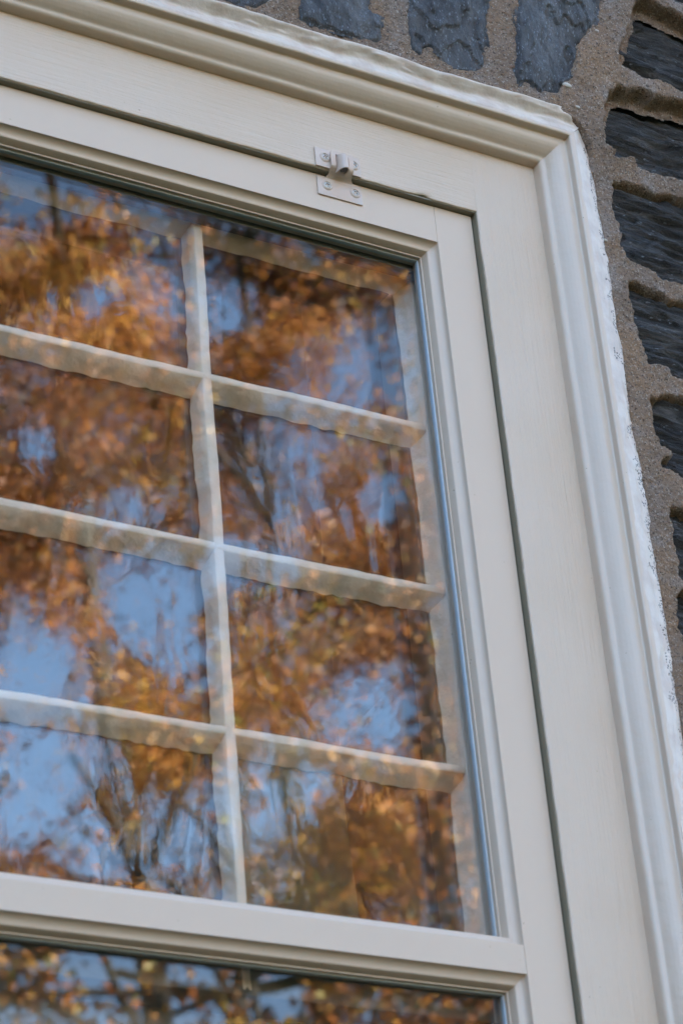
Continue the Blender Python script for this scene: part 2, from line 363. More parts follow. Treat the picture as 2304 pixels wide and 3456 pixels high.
# the rest of the house shell, and an added light-blocking wing
def wallmat():
    mt, t, b = newmat('rubble wall far'); mp = coords(t, (3, 3, 7)); v = N(t, 'ShaderNodeTexVoronoi', feature='DISTANCE_TO_EDGE'); v.inputs['Scale'].default_value = 1; t.links.new(mp, v.inputs['Vector'])
    c = mix(t, ramp(t, v.outputs['Distance'], [(.05, (0, 0, 0)), (.09, (1, 1, 1))]), (.30, .24, .19), (.065, .065, .065)); t.links.new(c, b.inputs['Base Color']); b.inputs['Roughness'].default_value = .9
    bump(t, b, v.outputs['Distance'], .6, .03); return mt
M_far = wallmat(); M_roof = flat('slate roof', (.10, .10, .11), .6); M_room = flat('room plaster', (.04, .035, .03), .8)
def rects_part(name, boxes, mat, parent):
    bm = bmesh.new()
    for b_ in boxes: box(bm, *b_)
    return bm_obj(name, bm, mat, parent, False)
rects_part('outer_wall', [(-6, -2.1, -.03, .35, -ZW - .1, 2.6), (1.9, 12, -.03, .35, -ZW - .1, 2.6), (-6.0, -5.3, -5.5, -.031, -ZW - .1, 1.6), (-2.1, 1.9, .10, .35, .13, 2.6), (-2.1, 1.9, .10, .35, -ZW - .1, WZ0 - .05),  # the forward wing is unseen, added to cut sky light from the left
    (-2.1, WX0 - .02, .10, .35, WZ0 - .05, .13), (.02, 1.9, .10, .35, WZ0 - .05, .13),
    (-2.1, 1.9, -.03, .10, 2.42, 2.6), (-6, -5.65, .35, 5, -ZW - .1, 2.6), (11.65, 12, .35, 5, -ZW - .1, 2.6), (-6, 12, 5, 5.35, -ZW - .1, 2.6)], M_far, house)
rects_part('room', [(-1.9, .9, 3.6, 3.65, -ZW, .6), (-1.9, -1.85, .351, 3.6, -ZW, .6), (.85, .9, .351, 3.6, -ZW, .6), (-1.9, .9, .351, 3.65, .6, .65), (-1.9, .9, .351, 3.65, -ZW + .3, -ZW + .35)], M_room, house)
bm = bmesh.new()
vv = [bm.verts.new(p) for p in [(-6.2, -.18, 2.6), (12.2, -.18, 2.6), (12.2, 2.6, 5.2), (-6.2, 2.6, 5.2), (-6.2, 5.5, 2.6), (12.2, 5.5, 2.6)]]
for f in ((0, 1, 2, 3), (3, 2, 5, 4), (0, 3, 4), (1, 5, 2), (0, 4, 5, 1)): bm.faces.new([vv[i] for i in f])
bm_obj('roof', bm, M_roof, house, False)

# ------------------------------------------------------------------ profile sweep helper
def sweep(name, prof, side, mat, parent, seed=0, wob=.00018, lumpy=0, step=.003, ends=None, edge_attr=None, label=None):
    """prof: list of (m, y); m is the offset outwards from the aperture. side: head | right | left, mitred at the corners"""
    prof = np.array(prof, float); npf = len(prof)
    L0, L1 = (WX0, WX1) if side == 'head' else (WZ0 - .02, WZ1)
    n = int((L1 - L0) / step); s = np.linspace(0, 1, n)
    V = np.zeros((n, npf, 3))
    for j, (mm, y) in enumerate(prof):
        if side == 'head': V[:, j, 0] = (WX0 - mm) + s * (WX1 - WX0 + 2 * mm); V[:, j, 2] = WZ1 + mm
        elif side == 'right': V[:, j, 0] = WX1 + mm; V[:, j, 2] = L0 + s * (WZ1 + mm - L0)
        else: V[:, j, 0] = WX0 - mm; V[:, j, 2] = L0 + s * (WZ1 + mm - L0)
        V[:, j, 1] = y
    run = V[:, :, 0] if side == 'head' else V[:, :, 2]; arc = np.concatenate([[0], np.cumsum(np.hypot(*np.diff(prof, axis=0).T))])[None, :] * np.ones((n, 1))
    w1 = vnoise(run * 35, arc * 60, seed) + .6 * vnoise(run * 130, arc * 150, seed + 1)
    V[:, :, 1] -= wob * w1
    w2 = wob * .8 * (vnoise(run * 50, arc * 90, seed + 2))
    if side == 'head': V[:, :, 2] += w2
    else: V[:, :, 0] += w2 * (1 if side == 'right' else -1)
    if lumpy:
        lw = np.clip((prof[:, 0] - prof[0, 0]) / .012, 0, 1)[None, :]
        lm = fbm(run * 38, arc * 110, seed + 7, 3) + .9 * np.maximum(0, vnoise(run * 60, arc * 190, seed + 9)) ** 2
        V[:, :, 1] -= lumpy * lm * lw
        if side == 'head': V[:, :, 2] += lumpy * .9 * vnoise(run * 30, arc * 40 + 5, seed + 8) * lw
        elif side == 'right': V[:, :, 0] += lumpy * .9 * vnoise(run * 45, arc * 40 + 5, seed + 8) * lw
    if lumpy:
        cx_, cz_ = V[:, :, 0] - WX1 - .09, V[:, :, 2] - WZ1 - .09
        V[:, :, 1] += .03 * sstep(.031, .038, np.where((cx_ > 0) & (cz_ > 0), np.hypot(cx_, cz_), 0))
    idx = np.arange(n * npf).reshape(n, npf)
    q = np.stack([idx[:-1, :-1].ravel(), idx[1:, :-1].ravel(), idx[1:, 1:].ravel(), idx[:-1, 1:].ravel()], 1)
    if side == 'left': q = q[:, ::-1]
    if side == 'head': pass
    o = mesh_obj(name, V.reshape(-1, 3), q.copy(), mat, parent, True, label)
    if edge_attr is not None:
        a = o.data.attributes.new('edge', 'FLOAT', 'POINT'); a.data.foreach_set('value', np.tile(np.array(edge_attr, np.float32), n))
    return o
def dense(pts, d=.0009):
    out = [pts[0]]
    for a, b in zip(pts, pts[1:]):
        n = max(1, int(math.hypot(b[0] - a[0], b[1] - a[1]) / d))
        for i in range(1, n + 1): out.append((a[0] + (b[0] - a[0]) * i / n, a[1] + (b[1] - a[1]) * i / n))
    return out
mil = lambda L: [(a / 1000, b / 1000) for a, b in L]

# ------------------------------------------------------------------ window frame
frame = thing('window_frame', 'cream painted outer window frame of flat boards and raised moulding set in the stone wall', 'window frame', (-.378, 0, WZ0))
boardp = mil([(.3, 60), (.3, -5.4), (.45, -6.6), (1.0, -7.5), (2.0, -8), (4, -8.1)]) + [(i / 1000, -.0081) for i in range(6, 77, 2)]
# flat boards: head between the two sides
def board(name, x0, x1, z0, z1, mat, inner, seed, ragged=0):
    """flat board with a worn rounded arris along its inner edge"""
    step = .004; mini = mil([(0, 60), (0, 20), (0, -6.6), (.2, -7.4), (.7, -7.9), (1.6, -8.1)])
    tail = np.arange(.005, (z1 - z0) if inner == 'head' else (x1 - x0), .003)
    prof = mini + [(t_, -.0081) for t_ in tail] + [((z1 - z0) if inner == 'head' else (x1 - x0), -.0081)]
    prof = np.array(prof); n = int(((x1 - x0) if inner == 'head' else (z1 - z0)) / step); s = np.linspace(0, 1, n)[:, None]
    V = np.zeros((n, len(prof), 3)); run = s * ((x1 - x0) if inner == 'head' else (z1 - z0)) * np.ones((1, len(prof)))
    mmm = prof[:, 0][None, :] * np.ones((n, 1)); er = (1 - sstep(0, .006, mmm))
    wob = (.00035 * vnoise(run * 40, mmm * 0 + seed, seed) + .00025 * vnoise(run * 150, mmm * 0 + 3, seed + 1)) * er
    chip = np.zeros_like(run)
    for (c0, wch, dch) in ragged or []: chip += dch * np.exp(-((run - c0) / wch) ** 2) * (1 - sstep(.0, .0055, mmm)) * (.55 + .9 * (vnoise(run * 260, mmm * 350, 9)))
    if inner == 'head': V[:, :, 0] = x0 + run; V[:, :, 2] = z0 + mmm + wob + chip
    elif inner == 'right': V[:, :, 2] = z0 + run; V[:, :, 0] = x0 + mmm + wob + chip
    else: V[:, :, 2] = z0 + run; V[:, :, 0] = x1 - mmm - wob
    V[:, :, 1] = prof[:, 1][None, :] - .00025 * vnoise(run * 9, mmm * 30, seed + 4) + chip * .7 + .0003 * vnoise(run * 200, mmm * 200, 8) * er
    if inner != 'head':      # above the head of the opening the side board butts the head board: no worn arris there
        ab = (V[:, :, 2] > WZ1 + .0012) & (prof[:, 1][None, :] > -.009) & (prof[:, 1][None, :] < -.006); V[:, :, 1] = np.where(ab, -.0081, V[:, :, 1])
    idx = np.arange(n * len(prof)).reshape(n, len(prof)); q = np.stack([idx[:-1, :-1].ravel(), idx[1:, :-1].ravel(), idx[1:, 1:].ravel(), idx[:-1, 1:].ravel()], 1)
    if inner == 'right': q = q[:, ::-1]
    return mesh_obj(name, V.reshape(-1, 3), q.copy(), mat, frame)
G = .0009
board('head_board', WX0 - .0, G, WZ1 + G, WZ1 + .080, M_cas_h, 'head', 3, [(.756 - .059, .010, .0030), (.35, .006, .0006), (.5, .02, .0004)])
board('side_board', WX1 + G, WX1 + .080, WZ0 - .02, WZ1 + .080, M_cas_v, 'right', 5, [(.62, .008, .0012), (1.09, .006, .001), (.40, .01, .0008)])
board('side_board', WX0 - .080, WX0 - G, WZ0 - .02, WZ1 + .080, M_cas_v, 'left', 6)
mould = dense(mil([(73.8, -6), (74.0, -9), (74.3, -15.5), (74.9, -18.0), (76.4, -19.6), (78.4, -20.3), (79.6, -20.9), (80.6, -22.4), (82.2, -24.9), (84.6, -27.8), (87.4, -30.4), (90.2, -32.1), (92.4, -32.8), (95, -33.1), (97.5, -33.3), (97.9, -35), (98.2, -40.2), (98.9, -41.2), (101, -41.6), (104, -41.4)]))
for sd_, nm in (('head', 'moulding'), ('right', 'moulding'), ('left', 'moulding')):
    sweep(nm, mould, sd_, M_mould, frame, {'head': 50, 'right': 60, 'left': 70}[sd_], .00022)
ch = dense(mil([(100.5, -41.3), (103, -42.0), (106, -41.4), (110, -40.2), (113, -39.5), (115, -40.6), (118, -43.8), (121, -46.6), (123.5, -47.6), (126, -44)]), .0010)
cr = dense(mil([(100.5, -41.3), (104, -41.3), (109, -39.7), (115, -37.2), (121, -34.6), (126, -31.9), (130, -29), (133, -25)]), .0010)
def ea(p, a, b): p = np.array(p); return np.clip((p[:, 0] - a) / (b - a), 0, 1)
sweep('caulk', ch, 'head', M_caulk, frame, 81, .0003, .0019, .0022, edge_attr=ea(ch, .14, .15))
sweep('caulk', cr, 'right', M_caulk, frame, 91, .0003, .0017, .0022, edge_attr=ea(cr, .110, .126))
sweep('caulk', cr, 'left', M_caulk, frame, 95, .0003, .0011, .004, edge_attr=ea(cr, .110, .126))
M_gap_shade = flat('olive weatherstrip', (.20, .172, .112), .55)  # shade of the gap put into the strip's dark colour
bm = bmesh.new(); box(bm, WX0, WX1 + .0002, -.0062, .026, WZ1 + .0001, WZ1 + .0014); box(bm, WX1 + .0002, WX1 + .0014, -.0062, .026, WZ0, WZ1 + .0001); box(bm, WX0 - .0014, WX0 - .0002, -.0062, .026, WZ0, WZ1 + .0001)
bm_obj('gap_shade', bm, M_gap_shade, frame, False, label='dark olive strip painting in the shade of the gap round the storm window')
# jamb stops behind the storm window and the sill
bm = bmesh.new(); box(bm, WX0, WX1 - .0396, .0312, .0455, WZ1 - .0560, WZ1 + .03); bm_obj('head_stop', bm, M_dark, frame, False, 'strip at the head behind the storm window, its shade put into the dark colour')
for a, b_ in ((-.0395, .02), (WX0 - .02, WX0 + .0395)):
    bm = bmesh.new(); box(bm, a, b_, .0310, .12, WZ0, WZ1 - .0388, .0006); bm_obj('side_stop', bm, M_storm, frame, True)
bm = bmesh.new(); box(bm, WX0 - .14, WX1 + .14, -.075, .11, WZ0 - .06, WZ0 - .021, .004); bm_obj('sill', bm, M_cas_h, frame, True)

# ------------------------------------------------------------------ storm window
storm = thing('storm_window', 'smooth cream wooden storm window with large glass panes and a middle rail, hung in the frame', 'storm window', (-.378, 0, WZ0))
SX1, SX0, SZ1, SZ0 = -.0007, WX0 + .0007, -.0006, WZ0 + .002
cove = mil([(0, 0), (.15, .7), (.35, 1.9), (.75, 3.2), (1.5, 4.6), (2.6, 5.8), (4.2, 6.8), (6.0, 7.4), (7.2, 7.6), (7.7, 7.9), (8.0, 8.6), (10.0, 14.6), (10.05, 15.0), (11.2, 15.2), (11.3, 24.5), (10.6, 25), (10.4, 29.5)])
def bar(name, prof_pts, axis, a0, a1, mat, parent, flip=1, label=None):
    """closed cross-section extruded along x or z; prof (c, y) with c the other axis"""
    bm = bmesh.new(); rings = []
    n = max(2, int((a1 - a0) / .05))
    for i in range(n + 1):
        a = a0 + (a1 - a0) * i / n
        rings.append([bm.verts.new((a, y, c) if axis == 'x' else (c, y, a)) for c, y in prof_pts])
    k = len(prof_pts)
    for r0, r1 in zip(rings, rings[1:]):
        for j in range(k): bm.faces.new((r0[j], r0[(j + 1) % k], r1[(j + 1) % k], r1[j]))
    bm.faces.new(rings[0][::-1]); bm.faces.new(rings[-1])
    return bm_obj(name, bm, mat, parent, True, label)
def fillet(p): return p
JX = .0420
# right stile: flat from SX1 to -.042, cove to the opening
st = [(SX1, .030), (SX1, .0006), (SX1 - .0006, 0)] + [(-JX + .0003, 0), (-JX, .0003)] + [(-JX - a, b + .0003) for a, b in cove[1:]]
bar('stile', st, 'z', SZ0, SZ1, M_storm, storm)
bar('stile', [(WX0 * 1 - c, y) for c, y in st], 'z', SZ0, SZ1, M_storm, storm)
xa, xb = WX0 + JX + .00035, -JX - .00035
def rail(name, ztop, zbot, covetop, covebot):
    p = []
    up_p = [(ztop + a, b + .0002) for a, b in cove] if covetop else [(ztop, 0.0002), (ztop, .030)]
    dn_p = [(zbot - a, b + .0002) for a, b in cove] if covebot else [(zbot, 0.0002), (zbot, .030)]
    p = up_p[::-1] + dn_p
    return bar(name, p, 'x', xa, xb, M_storm, storm)
rail('top_rail', SZ1, -.0410, False, True)
rail('middle_rail', -.7257, -.7498, True, True)
rail('bottom_rail', SZ0 + .07, SZ0, True, False)
# glazing beads and glass
O = .0100
def bead(z1, z0):
    bm = bmesh.new(); x0, x1 = WX0 + JX + O, -JX - O
    for args in ((x0, x1, .0158, .0236, z1 - .0011, z1 + .002), (x0, x1, .0158, .0236, z0 - .002, z0 + .0011), (x1 - .0011, x1 + .002, .0158, .0236, z0, z1), (x0 - .002, x0 + .0011, .0158, .0236, z0, z1)): box(bm, *args, bev=.0005)
    for args in ((x0, x1, .0195, .0239, z1 - .0022, z1 - .0008), (x1 - .0024, x1 - .0008, .0195, .0239, z0, z1), (x0 + .0008, x0 + .0024, .0195, .0239, z0, z1)): box(bm, *args, bev=.0003)
    bm_obj('glazing_bead', bm, M_gasket, storm)
    bm = bmesh.new(); box(bm, x0 - .001, x1 + .001, .0240, .0270, z0 - .001, z1 + .001); bm_obj('glass_pane', bm, M_glass, storm, False)
bead(-.0410 - O, -.7257 + O); bead(-.7498 - O, SZ0 + .07 + O)

# ------------------------------------------------------------------ old sashes behind
sash = thing('upper_sash', 'old wavy-glass sash with lumpy white painted glazing bars behind the upper storm pane', 'window sash', (-.378, .047, -.775))
SY, GY = .047, .065
MZ = [-.2163, -.3842, -.5547, -.722]; MX = [-.2675, -.4885]
def putty_bar(name, axis, c, a0, a1, hf=.0034, bl=.0109, bh=.005, parent=None, seed=1, y0=None, mat=None, outer=None):
    """bar with a flat front and sloping putty; bl: slope on the low side, bh on the high side (metres to the glass)"""
    y0 = SY if y0 is None else y0; n = int((a1 - a0) / .0035); s = np.linspace(a0, a1, n)
    cs = [(-hf - bl, GY - SY), (-hf - bl * .55, .0100), (-hf - .0002, .0006), (-hf * .8, 0), (0, -.0001), (hf * .8, 0), (hf + .0002, .0006), (hf + bh * .55, .0100), (hf + bh, GY - SY)]
    V = []
    for k, (d, y) in enumerate(cs):
        e = 1.0 if k in (0, 8) else .55
        wv = e * (.0006 * vnoise(s * 30, s * 0 + k // 3, seed + k // 3) + .0005 * vnoise(s * 120, s * 0 + k // 3, seed + 5)) + .0008 * vnoise(s * 9, s * 0, seed + 2)
        if k in (0,): wv = wv + .0010 * vnoise(s * 160, s * 0, seed + 11)
        yy = y0 + y + .0004 * vnoise(s * 70, s * 0 + k, seed + 20) * (0 if k in (0, 8) else 1)
        cc_ = c + d + wv
        V.append(np.stack([s, yy, cc_] if axis == 'x' else [cc_, yy, s], 1))
    V = np.stack(V, 1); k = len(cs); idx = np.arange(n * k).reshape(n, k); q = np.stack([idx[:-1, :-1].ravel(), idx[1:, :-1].ravel(), idx[1:, 1:].ravel(), idx[:-1, 1:].ravel()], 1)
    if axis == 'x': q = q[:, ::-1]
    # back half so the bar is solid
    me = mesh_obj(name, V.reshape(-1, 3), q[:, ::-1].copy(), mat or M_sash, parent or sash, True)
    return me
for i, z in enumerate(MZ[:3]): putty_bar('muntin', 'x', z, WX0 + .045, -.047, 0.0033, .0109, .005, seed=100 + 13 * i)
for i, x in enumerate(MX): putty_bar('muntin', 'z', x, -.770, -.050, .0045, .0036, .0036, seed=200 + 13 * i)
def solid_bar(name, x0, x1, z0, z1, slope, side, seed, y0=SY, parent=None, thick=.035, mat=None):
    """stile or rail: flat face plus putty slope on one side"""
    ax = 'x' if side in ('down', 'up') else 'z'; a0, a1 = (x0, x1) if ax == 'x' else (z0, z1); n = int((a1 - a0) / .0035); s = np.linspace(a0, a1, n)
    if side == 'down': cs = [(z1, thick), (z1, 0), (z0 + .001, 0), (z0, .0006), (z0 - slope * .5, .0095), (z0 - slope, .018)]
    if side == 'up': cs = [(z0, thick), (z0, 0), (z1 - .001, 0), (z1, .0006), (z1 + slope * .5, .0095), (z1 + slope, .018)]
    if side == 'left': cs = [(x1, thick), (x1, 0), (x0 + .001, 0), (x0, .0006), (x0 - slope * .5, .0095), (x0 - slope, .018)]
    if side == 'right': cs = [(x0, thick), (x0, 0), (x1 - .001, 0), (x1, .0006), (x1 + slope * .5, .0095), (x1 + slope, .018)]
    V = []
    for k, (d, y) in enumerate(cs):
        e = (0, 0, .5, .6, .8, 1.2)[k]; wv = e * (.0010 * vnoise(s * 30, s * 0, seed + k // 2) + .0006 * vnoise(s * 110, s * 0, seed + k))
        V.append(np.stack([s, y0 + y + s * 0, d + wv] if ax == 'x' else [d + wv, y0 + y + s * 0, s], 1))
    V = np.stack(V, 1); k = len(cs); idx = np.arange(n * k).reshape(n, k); q = np.stack([idx[:-1, :-1].ravel(), idx[1:, :-1].ravel(), idx[1:, 1:].ravel(), idx[:-1, 1:].ravel()], 1)
    return mesh_obj(name, V.reshape(-1, 3), q.copy(), mat or M_sash, parent or sash, True)
solid_bar('stile', -.0455, -.012, -.774, -.012, .0074, 'left', 301)
solid_bar('stile', WX0 + .012, WX0 + .0455, -.774, -.012, .0074, 'right', 311)
solid_bar('top_rail', WX0 + .03, -.046, -.0535, -.014, .0083, 'down', 321)
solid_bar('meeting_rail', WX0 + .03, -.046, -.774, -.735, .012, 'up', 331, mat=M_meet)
bm = bmesh.new(); box(bm, WX0 + .03, -.046, .0475, .0915, -.7742, -.7732); bm_obj('rail_underside', bm, M_dark, sash, False)  # thin dark strip with the underside's shade painted in
colx = [(-.0575, -.2590), (-.2760, -.4795), (-.4960, -.6985)]; rowz = [(-.0655, -.2045), (-.2330, -.3720), (-.4005, -.5430), (-.5720, -.7225)]
def pane(parent, x1, x0, z1, z0, y, seed):
    r2 = random.Random(seed); cx, cz = (x0 + x1) / 2, (z0 + z1) / 2; tx, tz = R(r2.uniform(-.16, .16)), R(r2.uniform(-.16, .16))
    nx = nz = 2; bm = bmesh.new(); e = .004; vs_ = []
    for yy in (0, .0025):
        for (a, b_) in ((x0 - e, z0 - e), (x1 + e, z0 - e), (x1 + e, z1 + e), (x0 - e, z1 + e)):
            vs_.append(bm.verts.new((a, y + yy + math.tan(tx) * (a - cx) + math.tan(tz) * (b_ - cz), b_)))
    for f in ((0, 1, 2, 3), (4, 5, 6, 7), (0, 1, 5, 4), (1, 2, 6, 5), (2, 3, 7, 6), (3, 0, 4, 7)): bm.faces.new([vs_[i] for i in f])
    return bm_obj('glass_pane', bm, M_old, parent, False)
for i, (x1, x0) in enumerate(colx):
    for j, (z1, z0) in enumerate(rowz): pane(sash, x1, x0, z1, z0, GY + .0012, 10 * i + j)
low = thing('lower_sash', 'lower old sash seen dimly through the lower storm pane under the meeting rail', 'window sash', (-.378, .09, WZ0))
LY = .092
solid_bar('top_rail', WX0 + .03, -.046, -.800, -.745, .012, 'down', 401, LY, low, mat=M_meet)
solid_bar('stile', -.0455, -.012, WZ0, -.745, .0115, 'left', 402, LY, low); solid_bar('stile', WX0 + .012, WX0 + .0455, WZ0, -.745, .0115, 'right', 403, LY, low)
solid_bar('bottom_rail', WX0 + .03, -.046, WZ0, WZ0 + .07, .012, 'up', 404, LY, low)
_sy = SY
for i, z in enumerate([-.962, -1.130, -1.298]): putty_bar('muntin', 'x', z, WX0 + .045, -.047, 0.0033, .0109, .005, low, 500 + 13 * i, LY)
for i, x in enumerate(MX): putty_bar('muntin', 'z', x, WZ0 + .05, -.800, .0045, .0036, .0036, low, 600 + 13 * i, LY)
lrow = [(-.812, -.951), (-.980, -1.119), (-1.148, -1.287), (-1.316, WZ0 + .08)]
for i, (x1, x0) in enumerate(colx):
    for j, (z1, z0) in enumerate(lrow): pane(low, x1, x0, z1, z0, LY + .0192, 100 + 10 * i + j)

# ------------------------------------------------------------------ cafe curtain inside
mt, t, b = newmat('curtain linen'); iso = coords(t); b.inputs['Base Color'].default_value = (.23, .18, .105, 1); b.inputs['Roughness'].default_value = .9
bump(t, b, noise(t, coords(t, (900, 900, 900)), 1, 2), .3, .0005); M_curt = mt
n, k = 160, 40; s = np.linspace(-.205, -.097, n)[:, None] * np.ones((1, k)); zz = np.linspace(-1.3, -.515, k)[None, :] * np.ones((n, 1))
V = np.stack([s + .004 * np.sin(zz * 5), .16 + 0.006 * np.sin(s * 90 + 2 * vnoise(s * 8, zz * 2, 3)) + .003 * vnoise(s * 20, zz * 9, 4), zz], 2)
idx = np.arange(n * k).reshape(n, k); q = np.stack([idx[:-1, :-1].ravel(), idx[1:, :-1].ravel(), idx[1:, 1:].ravel(), idx[:-1, 1:].ravel()], 1)
cur = mesh_obj('curtain', V.reshape(-1, 3), q, M_curt); cur['label'] = 'olive half-height curtain faintly seen inside behind the lowest right pane'; cur['category'] = 'curtain'
sm = cur.modifiers.new('thickness', 'SOLIDIFY'); sm.thickness = .0012

# ------------------------------------------------------------------ hanger
hang = thing('window_hanger', 'small cream painted metal hook hinge with four cross-head screws joining storm window to head board', 'hinge', (-.146, -.004, -.004))
def plate_bm(x0, x1, z0, z1, y, th, bosses, slope=0):
    bm = bmesh.new(); box(bm, x0, x1, y - th, y, z0, z1, .0007)
    for (bx_, bz_) in bosses:
        rings = []; prof = [(.0056, 0), (.0052, -.0005), (.0046, -.0011), (.0040, -.0013), (.0036, -.0011), (.0033, -.0004), (0, -.0004)]
        for rr_, yy in prof:
            rings.append([bm.verts.new((bx_ + rr_ * math.cos(a), y - th + yy + .00005, bz_ + rr_ * math.sin(a))) for a in [2 * math.pi * i / 28 for i in range(28)]] if rr_ else [bm.verts.new((bx_, y - th + yy, bz_))])
        for r0, r1 in zip(rings, rings[1:]):
            for i in range(28):
                if len(r1) == 1: bm.faces.new((r0[i], r0[(i + 1) % 28], r1[0]))
                else: bm.faces.new((r0[i], r0[(i + 1) % 28], r1[(i + 1) % 28], r1[i]))
    return bm
def strip(bm, path, wfun, xc, hole=None, th=.0013, nx=24):
    """bent sheet-metal strip: path of (y, z), width by z; cells inside hole are left open, then given thickness"""
    b2 = bmesh.new(); P = dense(path, .0008); rows = []
    for i, (y, z) in enumerate(P):
        hw, cx = wfun(z, i / (len(P) - 1)); rows.append([b2.verts.new((cx + hw * (2 * j / nx - 1), y, z)) for j in range(nx + 1)])
    for r0, r1 in zip(rows, rows[1:]):
        for j in range(nx):
            c = (r0[j].co + r1[j + 1].co) / 2
            if hole and hole[0] < c.x < hole[1] and hole[2] < c.z < hole[3]: continue
            b2.faces.new((r0[j], r0[j + 1], r1[j + 1], r1[j]))
    for v in list(b2.verts):
        if not v.link_faces: b2.verts.remove(v)
    bmesh.ops.recalc_face_normals(b2, faces=b2.faces); bmesh.ops.solidify(b2, geom=list(b2.faces), thickness=th)
    t_ = bpy.data.meshes.new('tmp'); b2.to_mesh(t_); b2.free(); bm.from_mesh(t_); bpy.data.meshes.remove(t_)
wall_sc = [(-.1625, .0125), (-.1320, .0125)]; low_sc = [(-.1578, -.0120), (-.1284, -.0122)]
bm = plate_bm(-.1725, -.1250, .0012, .0225, -.0085, .0014, wall_sc)
# round loop standing out of the wall plate
b2 = bmesh.new(); rows = []
for i in range(19):
    tz_ = i / 18; z = -.0020 + .0205 * tz_; k_ = 1.0 if tz_ < .62 else math.sqrt(max(0, 1 - ((tz_ - .62) / .38) ** 2))
    rad = .0052 * (.55 + .45 * k_) if k_ > 0 else .0025; dep = .0118 * k_
    rows.append([b2.verts.new((-.1470 + rad * math.cos(a), -.0095 - dep * (max(0, math.sin(a)) ** .7), z)) for a in [math.pi * j / 14 for j in range(15)]])
for r0, r1 in zip(rows, rows[1:]):
    for j in range(14): b2.faces.new((r0[j], r0[j + 1], r1[j + 1], r1[j]))
bmesh.ops.recalc_face_normals(b2, faces=b2.faces); bmesh.ops.solidify(b2, geom=list(b2.faces), thickness=.0012)
t_ = bpy.data.meshes.new('tmp'); b2.to_mesh(t_); b2.free(); bm.from_mesh(t_); bpy.data.meshes.remove(t_)
bm_obj('wall_plate', bm, M_hinge, hang)
bm = plate_bm(-.1677, -.1210, -.0238, -.0030, -.0001, .0015, low_sc)
def wf(z, u_):
    if u_ < .16: hw = .0150 - .0032 * math.sin(u_ / .16 * math.pi / 2)
    else: hw = .0118
    if z > .0155: hw *= math.sqrt(max(.05, 1 - ((z - .0155) / .0052) ** 2)) * .22 + .78
    return hw, -.1437 - .0030 * min(1, u_ / .3)
strip(bm, mil([(-1.2, -4.2), (-2.0, -3.0), (-4.2, -1.6), (-8, -.2), (-11.5, 1.2), (-13.3, 2.8), (-13.9, 5), (-14.0, 10), (-14.0, 15), (-13.8, 19.5)]), wf, -.1437, (-.1535, -.1402, .0030, .0160))
bm_obj('hook_plate', bm, M_hinge, hang)
def screw(x, z, y, ang):
    n_ = 30; r_ = .0032; g = np.linspace(-r_, r_, n_); GX, GZ = np.meshgrid(g, g); rad = np.hypot(GX, GZ)
    ax_ = GX * math.cos(ang) + GZ * math.sin(ang); az_ = -GX * math.sin(ang) + GZ * math.cos(ang)
    cross = ((np.abs(ax_) < .00055) & (np.abs(az_) < .0022)) | ((np.abs(az_) < .00055) & (np.abs(ax_) < .0022))
    YY = y - .0009 * np.sqrt(np.clip(1 - (rad / r_) ** 2, 0, 1)) + cross * .0014
    V = np.stack([x + GX, YY, z + GZ], 2).reshape(-1, 3); idx = np.arange(n_ * n_).reshape(n_, n_); keep = (rad <= r_)
    kc = keep[:-1, :-1] & keep[1:, 1:] & keep[:-1, 1:] & keep[1:, :-1]; q = np.stack([idx[:-1, :-1][kc], idx[:-1, 1:][kc], idx[1:, 1:][kc], idx[1:, :-1][kc]], 1)
    o = mesh_obj('screw', V, q, M_screw, hang); o.data.materials.append(M_slot)
    cc_ = (cross[:-1, :-1] | cross[1:, 1:] | cross[:-1, 1:] | cross[1:, :-1])[kc]; o.data.polygons.foreach_set('material_index', cc_.astype(np.int32)); return o
for (x_, z_), a_ in zip(wall_sc, (.4, .9)): screw(x_, z_, -.0102, a_)
for (x_, z_), a_ in zip(low_sc, (.25, .75)): screw(x_, z_, -.0019, a_)
bm = bmesh.new(); bmesh.ops.create_cone(bm, cap_ends=True, segments=16, radius1=.0037, radius2=.0037, depth=.012)
for v in bm.verts: v.co = Vector((-.1470 + v.co.x, -.0152 + v.co.y, .0050 + v.co.z))
bm_obj('pin', bm, M_slot, hang, label='pin end inside the hook, coloured dark as a shaded hole')  # dark colour stands in for the shade of a hole

# ------------------------------------------------------------------ insect on the moulding
bm = bmesh.new()
def blob(bm, c, r):
    b2 = bmesh.new(); bmesh.ops.create_uvsphere(b2, u_segments=8, v_segments=6, radius=1)
    for v in b2.verts: v.co = Vector((c[0] + v.co.x * r[0], c[1] + v.co.y * r[1], c[2] + v.co.z * r[2]))
    t_ = bpy.data.meshes.new('tmp'); b2.to_mesh(t_); b2.free(); bm.from_mesh(t_); bpy.data.meshes.remove(t_)
blob(bm, (.0883, -.0243, -.2570), (.0006, .0005, .0006)); blob(bm, (.0880, -.0242, -.2590), (.0007, .0005, .0016)); blob(bm, (.0900, -.0245, -.2572), (.0016, .0003, .0005))
ins = bm_obj('insect', bm, M_slot); ins['label'] = 'tiny dark insect resting on the right-hand moulding'; ins['category'] = 'insect'

